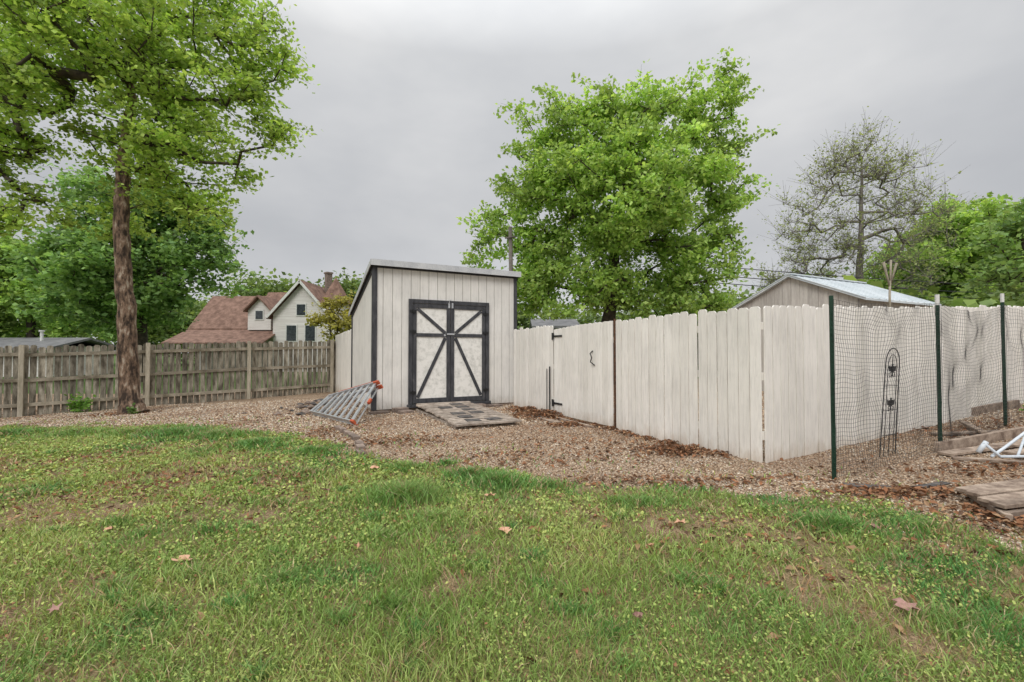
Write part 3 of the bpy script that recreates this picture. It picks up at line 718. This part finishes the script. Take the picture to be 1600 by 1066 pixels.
b=B(); b.box(2.2,2.8,29.93,29.98,1.9,2.8); b.box(3.3,3.9,29.93,29.98,1.9,2.8); b.obj('windows',[m_glass],WH)
b=B(); b.tube([(-.05,16,-.2),(-.02,16,3),(-.06,16,5.72)],[.09,.08,.07],10); b.beam((-.25,15.9,5.3),(.15,15.9,5.35),.04,.05); b.obj('wooden_pole',[m_pole],smooth=True)
b=B()
for (z0,z1) in ((7.6,6.8),(7.0,6.3),(6.5,6.0)):
    pts=[(8+38*t,20+3*t,z0*.68+(z1-z0)*t-.5*4*t*(1-t)) for t in np.linspace(0,1,16)]; b.tube(pts,.018,4)
b.obj('power_lines',[m_black])

# ------------------------------------------------------------------ trees
def leaf_geo(P,size,up=.5,elong=1.5,droop=.2):
    n=len(P); A=rng.normal(0,1,(n,3)); A[:,2]=A[:,2]*.5-droop; A/=np.linalg.norm(A,axis=1)[:,None]
    Nn=rng.normal(0,1,(n,3)); Nn[:,2]+=up*2; Bv=np.cross(Nn,A); Bv/=np.linalg.norm(Bv,axis=1)[:,None]+1e-9
    s=size*(.55+.8*rng.random(n)); A=A*(s*elong*.5)[:,None]; Bv=Bv*(s*.5)[:,None]
    return np.stack([P-A,P+Bv-A*.15,P+A,P-Bv-A*.15],1)
def leafcol(n,ca,cb,br):
    t=rng.random((n,1)); c=(np.array(ca)*(1-t)+np.array(cb)*t)*br[:,None]*(.7+.6*rng.random((n,1))); return c
def frusta(P0,P1,r0,r1,n=5):
    P0=np.asarray(P0);P1=np.asarray(P1); d=P1-P0; d/=np.linalg.norm(d,axis=1)[:,None]+1e-9
    ref=np.where(np.abs(d[:,2:3])>.9,np.array([[1.,0,0]]),np.array([[0,0,1.]]))
    a=np.cross(d,ref); a/=np.linalg.norm(a,axis=1)[:,None]; b_=np.cross(a,d)
    k=len(P0); V=np.empty((k,2*n,3))
    for j in range(n):
        t=2*math.pi*j/n; o=a*math.cos(t)+b_*math.sin(t)
        V[:,j]=P0+o*r0[:,None]; V[:,n+j]=P1+o*r1[:,None]
    f=np.array([(j,(j+1)%n,n+(j+1)%n,n+j) for j in range(n)])
    F=(np.arange(k)*2*n)[:,None,None]+f[None]
    return V.reshape(-1,3),F.reshape(-1,4)
def tree(name,trunk,trad,lobes,ncl,per,sig,lsize,ca,cb,bark,tipr=.012,ntw=3,seg=.55,zmin=2.5,inner=.25,up=.5,droop=.2,twr=.006,twl=1.0,twup=.1,lbark=None):
    T=empty(name,trunk[0]); org=np.array(trunk[0]); lbark=lbark or bark
    nodes=[];par=[]
    tp_=[np.array(p,float) for p in trunk]
    for i in range(len(tp_)-1):
        k=max(2,int(np.linalg.norm(tp_[i+1]-tp_[i])/.5))
        for j in range(k):
            nodes.append(tp_[i]+(tp_[i+1]-tp_[i])*j/k); par.append(len(nodes)-2)
    nodes.append(tp_[-1]); par.append(len(nodes)-2); nt_=len(nodes)
    Lb=np.array([l[:3] for l in lobes],float); Lr=np.array([l[3] for l in lobes],float)
    pr=Lr**2.2; pr/=pr.sum(); li=rng.choice(len(lobes),ncl,p=pr)
    d=rng.normal(0,1,(ncl,3)); d/=np.linalg.norm(d,axis=1)[:,None]; rr=(inner+(1-inner)*rng.random(ncl))**.6
    Cc=Lb[li]+d*(Lr[li]*rr)[:,None]*np.array([1,1,.85])
    top=tp_[-1]; order=np.argsort(np.linalg.norm(Cc-top,axis=1)); Cc=Cc[order]
    cnt_end=[]
    arr=np.empty((200000,3)); arr[:nt_]=nodes; na=nt_; par=list(par)
    for c_ in Cc:
        A=arr[:na]; dd=np.linalg.norm(A-c_,axis=1)+.7*np.maximum(0,A[:,2]-c_[2]+.15)+np.where(A[:,2]<zmin,6,0)
        j=int(np.argmin(dd)); p=A[j].copy(); L=np.linalg.norm(c_-p); k=max(1,int(L/seg)); pj=j
        perp=rng.normal(0,.10*L,3)
        for i in range(1,k+1):
            t=i/k; q=p+(c_-p)*t+perp*math.sin(t*3.14)*.6+np.array([0,0,.12*L*math.sin(t*3.14)])+rng.normal(0,.03,3)*(i<k)
            arr[na]=q; par.append(pj); pj=na; na+=1
        cnt_end.append(pj)
    cnt=np.zeros(na); 
    for e_ in cnt_end: cnt[e_]+=1
    for i in range(na-1,0,-1):
        if par[i]>=0: cnt[par[i]]+=cnt[i]
    rad=tipr*np.maximum(cnt,1)**.47
    par=np.array(par); ch=np.arange(nt_,na)
    P0=arr[par[ch]];P1=arr[ch]; r1=rad[ch]; r0=np.minimum(rad[par[ch]],r1*1.45)
    Vb,Fb=frusta(P0,P1,r0,r1,6)
    ne=len(cnt_end); ends=arr[cnt_end]; st=np.repeat(ends,ntw,0)
    tv=rng.normal(0,1,(ne*ntw,3))*np.array(sig)*1.1*twl; tv[:,2]+=twup*twl; 
    Vt,Ft=frusta(st,st+tv,np.full(len(st),tipr*.6),np.full(len(st),twr*.5),3)
    mesh_np('branches',Vb-org,Fb,[lbark],None,True,T); mesh_np('twigs',Vt-org,Ft,[lbark],None,True,T)
    b=B(); 
    pts=[p-org for p in tp_]; fine=[];fr=[]
    for i in range(len(pts)-1):
        for j in range(6): t=j/6; fine.append(pts[i]*(1-t)+pts[i+1]*t+rng.normal(0,.012,3)*(1 if i+j else 0)); fr.append((trad[i]*(1-t)+trad[i+1]*t)*rng.uniform(.96,1.05))
    fine.append(pts[-1]); fr.append(trad[-1]); b.tube(fine,fr,14); b.obj('trunk',[bark],T,smooth=True)
    if per>0:
        bi=rng.integers(0,len(st),ne*per); t=rng.random(ne*per)**.6
        P=st[bi]+tv[bi]*t[:,None]+rng.normal(0,1,(ne*per,3))*np.array(sig)*.42
        cb_=.65+.55*rng.random(ne); br=cb_[bi//ntw]
        Vl=leaf_geo(P,lsize,up=up,droop=droop); n=len(P); o=np.arange(n)*4
        F=np.stack([o,o+1,o+2,o+3],1)
        cc=leafcol(n,ca,cb,br)
        mesh_np('foliage',Vl.reshape(-1,3)-org,F,[m_leaf],np.repeat(cc,4,0),False,T)
    return T

G1=(.29,.47,.09); G2=(.56,.72,.20)
gx=g1(-9.8,11.6)
lob=[(-12.1,11.4,9.3,1.5),(-10.1,11.8,9.7,1.5),(-8.15,11.5,9.3,1.4),(-6.8,11.6,9.5,.9),(-6.1,11.4,8.6,.7),(-6.7,11.5,7.9,.8),(-6.2,11.6,6.95,.6),(-8.0,11.4,7.9,1.2),(-9.4,11.0,8.0,1.1),
 (-11.7,11.2,8.1,1.4),(-12.8,11.4,7.1,1.2),(-12.1,10.9,6.1,.9),(-13.3,11.4,6.2,1.1),(-10.8,12.6,6.6,1.0),(-8.6,11.2,6.6,1.0),(-7.7,11.6,5.9,.8),(-9.0,12.3,5.3,.9),(-7.9,11.8,5.0,.7),(-11.1,12.4,4.8,.7),(-12.2,11.4,4.9,.8),(-13.5,11.6,4.6,.8),
 (-12.3,11.6,11.1,1.4),(-10.1,12.1,11.6,1.5),(-8.0,11.6,11.0,1.2),(-13.9,11.5,8.8,1.4),(-14.2,11.5,10.4,1.4),(-10.2,10.0,8.8,1.2),(-8.5,10.0,8.9,.9),(-11.6,9.9,7.2,.9),(-9.8,13.6,8.0,1.3),(-11.8,13.4,9.4,1.3),(-15,11.5,7.4,1.1),(-6.9,11.5,6.1,.5),(-10.3,11.4,6.9,.9),(-8.8,11.7,5.9,.8),(-7.0,11.5,8.9,.9)]
tree('shade_tree',[(-9.62,11.6,gx-.05),(-9.72,11.6,gx+.35),(-9.87,11.6,2.5),(-10.05,11.62,4.4),(-10.06,11.65,6.0),(-9.90,11.7,7.8),(-10.05,11.7,9.6)],[.34,.215,.19,.165,.15,.10,.05],
 lob,640,88,(.32,.32,.13),.085,G1,G2,m_bark,tipr=.0105,ntw=5,zmin=4.4,inner=.1,lbark=m_barkd)
lob=[(-24.9,26,6.0,2.4),(-21.9,26,7.5,3.2),(-18.9,26,8.0,2.1),(-17.9,26,5.8,1.6),(-22,26,4.2,2.4),(-20.1,26,9.9,2.1),(-23.9,26,9.7,2.2),(-19.2,25,4.2,1.5),(-26.2,27,4.2,1.6),(-21.8,24,5.5,2.2),(-17.3,26,7.2,1.0),(-27,26,6.6,1.2)]
tree('maple_tree',[(-21.4,26,-.5),(-21.3,26,2),(-21.5,26,5),(-21.7,26,8.5)],[.5,.38,.3,.12],lob,400,100,(.6,.6,.34),.18,(.18,.33,.11),(.35,.53,.18),m_barkd,tipr=.018,zmin=1.8,seg=.8)
lob=[(7.6,18,11.3,1.45),(6.1,18,10.0,2.1),(3.04,18,9.7,1.7),(1.25,18,10.2,1.35),(1.7,18,8.9,1.3),(8.2,18,8.6,1.4),(4.3,18,7.4,2.8),(6.9,18,6.7,2.2),(1.1,18,7.1,1.6),(-.4,18,5.9,1.1),(1.8,18,4.7,1.8),(5.06,18,4.6,2.1),(7.7,18,4.8,1.5),(3.9,17.4,3.4,1.3),(-.8,18,4.7,1.0),
 (4.3,16,6.6,2.0),(4.2,20,7.4,2.2),(6.4,16.4,8.4,1.5),(2.4,16.5,7.6,1.4),(6.8,17,3.9,1.4),(9.0,18,7.6,.7),(.3,18,3.6,1.2),(5.0,18,11.1,.9),(8.8,18,9.9,.8),(1.9,17.3,3.3,1.2),(.4,18,8.4,1.2),(7.4,18,3.4,1.0),(5.4,17,3.1,1.1),(3.6,18,11.0,.8)]
tree('sycamore_tree',[(3.7,18,-.2),(3.75,18,1.5),(3.9,18,3.5),(4.2,18,6.5),(4.6,18,9)],[.38,.30,.24,.16,.06],lob,700,125,(.36,.36,.24),.112,(.28,.47,.10),(.54,.71,.21),m_barkd,tipr=.013,ntw=5,zmin=1.8,seg=.7,droop=.6,inner=.35)
lob=[(19,25,11.0,2.1),(21.2,25,9.8,2.2),(17.2,25,9.2,2.0),(22.7,25,9.0,1.5),(16.0,25,7.4,1.4),(19.6,25,12.9,1.0),(20,25,7,2.2),(23.2,25,7.4,1.1),(15.2,25,5.4,1.2),(17.6,25,6,1.8),(21.5,25,11.6,.8),(17.8,25,11.3,.8),(14.4,25,4.6,.9),(22,25,5.4,1.5)]
tree('budding_elm_tree',[(19,25,0),(19,25,2.5),(19.1,25,4.5),(19.3,25,8),(19.4,25,12)],[.32,.25,.2,.12,.04],lob,360,26,(.40,.40,.28),.085,(.30,.36,.15),(.44,.50,.22),m_twig,tipr=.012,ntw=10,zmin=2.0,seg=.7,twr=.009,twl=1.2,up=0,twup=.5)
lob=[(29.5,30,8.4,2.8),(32.5,30,7.6,2.6),(27.0,30,6.8,2.5),(35,30,7.0,2.4),(30.5,29,5.0,2.6),(25.0,30,4.8,2.0),(34,29,4.6,2.3),(29.8,30,10.0,1.9),(37,30,6,2),(32,30,10,1.3)]
tree('hackberry_tree',[(31,30,0),(31,30,3),(31,30,7)],[.4,.3,.15],lob,460,95,(.6,.6,.36),.20,(.26,.43,.10),(.48,.64,.19),m_barkd,tipr=.018,zmin=1.8,seg=.8,inner=.3)
lob=[(-12.2,30,3.7,1.0),(-11.4,30,4.3,.9),(-10.6,30,3.2,.9),(-13.0,30,3.0,.6),(-11.4,30,2.6,1.0)]
tree('young_redbud_tree',[(-11.6,30,-.4),(-11.6,30,1.4),(-11.5,30,2.8)],[.12,.09,.05],lob,80,34,(.35,.35,.22),.15,(.36,.34,.09),(.50,.46,.13),m_barkd,tipr=.012,zmin=.8)
lob=[(-38.5,36,7.4,2.8),(-36.0,36,4.6,2.4),(-41,36,8.5,3),(-40,36,4.5,3),(-34.6,36,3.6,1.5)]
tree('oak_tree',[(-38,36,-.5),(-38,36,3),(-38.5,36,6)],[.4,.3,.15],lob,260,90,(.6,.6,.38),.24,(.24,.41,.10),(.44,.60,.17),m_barkd,tipr=.018,zmin=1.5,seg=.8)
lob=[(12.9,11.8,4.3,.6),(12.6,11.8,3.3,.5),(13.6,11.8,4.8,.7),(13.6,11.8,3.4,.8)]
tree('dogwood_tree',[(13.6,11.9,.4),(13.6,11.9,2.4),(13.5,11.9,3.8)],[.09,.07,.03],lob,75,34,(.28,.28,.14),.10,(.18,.32,.10),(.32,.46,.16),m_barkd,tipr=.007,zmin=1.8)
# distant tree mass
P=[];Bq=[]
def clumps(x0,x1,y,zt,n,r=1.6,seed=0,dk=1):
    for i in range(n):
        cx=random.uniform(x0,x1); t=float(vn(cx,0,4,seed)); hh=zt*(.72+.5*t)
        cz=random.uniform(.3,1)*hh; cy=y+random.uniform(-3,3); k=80
        p=rng.normal(0,.5,(k,3))*np.array([r,r,r*.7])+np.array([cx,cy,cz]); P.append(p); Bq.append(np.full(k,random.uniform(.5,1.15)*dk))
clumps(-110,-38,60,7.5,240,r=2.6,seed=1); clumps(-50,-8,58,8.6,420,r=2.2,seed=2,dk=.9); clumps(-12,30,52,6.0,300,r=2.2,seed=3,dk=.8); clumps(14,50,40,6.4,560,r=1.9,seed=4,dk=.9); clumps(45,120,60,9,240,r=2.6,seed=5)
clumps(-32,-25,52,9.6,70,r=1.9,seed=6,dk=.9); clumps(-21,-16,56,10.8,70,r=1.8,seed=7,dk=.75); clumps(8,16,24,2.9,160,r=1.1,seed=3,dk=.8); clumps(13,30,22,3.6,280,r=1.1,seed=2,dk=.95)
P=np.vstack(P); br=np.concatenate(Bq); Vl=leaf_geo(P,.36,up=.4); n=len(P); o=np.arange(n)*4
mesh_np('distant_treeline',Vl.reshape(-1,3),np.stack([o,o+1,o+2,o+3],1),[m_leaf],np.repeat(leafcol(n,(.18,.29,.09),(.35,.47,.16),br),4,0))
def weed(name,cx,cy,h,n,ca,cb,s=.05):
    q=rng.normal(0,.4,(n,3))*np.array([h*.7,h*.5,h*.6]); P=q+np.array([cx,cy,g1(cx,cy)+h*.5]); P[:,2]=np.maximum(P[:,2],g1(cx,cy)+.02)
    Vl=leaf_geo(P,s,up=.3); o=np.arange(n)*4
    mesh_np(name,Vl.reshape(-1,3),np.stack([o,o+1,o+2,o+3],1),[m_leaf],np.repeat(leafcol(n,ca,cb,np.ones(n)),4,0))
weed('fence_weed',-11.6,12.25,.5,220,(.12,.28,.05),(.26,.45,.1),.07)
weed('fence_weed',8.6,7.5,.25,120,(.12,.28,.05),(.26,.45,.1),.05)
weed('fence_weed',-9.3,11.2,.2,80,(.10,.2,.05),(.2,.3,.1),.05)
n=260; cx,cy=3.12,2.62; q=rng.normal(0,.06,(n,2)); hh=.12+.16*rng.random(n); az=rng.random(n)*6.28; ln=hh*(.2+.5*rng.random(n))
x=cx+q[:,0];y=cy+q[:,1];z=gz(x,y); V=np.stack([np.stack([x-.002,y,z],1),np.stack([x+.002,y,z],1),np.stack([x+np.cos(az)*ln,y+np.sin(az)*ln,z+hh],1)],1)
t=rng.random((n,1)); c=np.array([.45,.40,.16])*(1-t)+np.array([.25,.38,.08])*t
mesh_np('dry_grass_clump',V,np.arange(n*3).reshape(-1,3),[m_grass],np.repeat(c,3,0))

# ------------------------------------------------------------------ sky and sun
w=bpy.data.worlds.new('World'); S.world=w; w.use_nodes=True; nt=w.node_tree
bg=nt.nodes['Background']; EL=math.radians(42); RT=math.radians(200)
sk=N(nt,'ShaderNodeTexSky',sky_type='NISHITA'); sk.sun_disc=False; sk.sun_elevation=EL; sk.sun_rotation=RT
tc=N(nt,'ShaderNodeTexCoord'); mp=N(nt,'ShaderNodeMapping'); mp.inputs['Scale'].default_value=(1,1,2.2); nt.links.new(tc.outputs['Generated'],mp.inputs[0])
f=noise(nt,mp.outputs[0],1.5,5,.55)
cl=ramp(nt,f,[(.3,(4.9,5.0,5.25)),(.5,(5.7,5.78,5.95)),(.7,(6.9,6.9,6.95))])
sp=N(nt,'ShaderNodeSeparateXYZ'); nt.links.new(tc.outputs['Generated'],sp.inputs[0])
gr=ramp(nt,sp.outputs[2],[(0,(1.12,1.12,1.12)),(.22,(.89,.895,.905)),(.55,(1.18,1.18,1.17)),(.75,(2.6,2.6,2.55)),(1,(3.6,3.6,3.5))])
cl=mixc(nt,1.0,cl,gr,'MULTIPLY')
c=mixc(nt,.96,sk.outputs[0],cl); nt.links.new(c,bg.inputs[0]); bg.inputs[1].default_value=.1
sd_=bpy.data.lights.new('sun','SUN'); sd_.energy=1.5; sd_.angle=math.radians(25); sd_.color=(1,.97,.93)
so=bpy.data.objects.new('sun',sd_); COL.objects.link(so)
dirv=Vector((.34,.94,0)).normalized()*math.cos(EL)+Vector((0,0,-math.sin(EL)))
so.rotation_euler=dirv.to_track_quat('-Z','Y').to_euler()

cam=bpy.data.cameras.new('camera'); co=bpy.data.objects.new('camera',cam); COL.objects.link(co)
co.location=(0,0,1.3); co.rotation_euler=(math.radians(91.37),0,0); cam.lens=16; cam.sensor_width=36; cam.clip_end=2000; cam.clip_start=.05
S.camera=co
S.view_settings.view_transform='Standard'; S.view_settings.look='None'; S.view_settings.exposure=0; S.view_settings.gamma=1
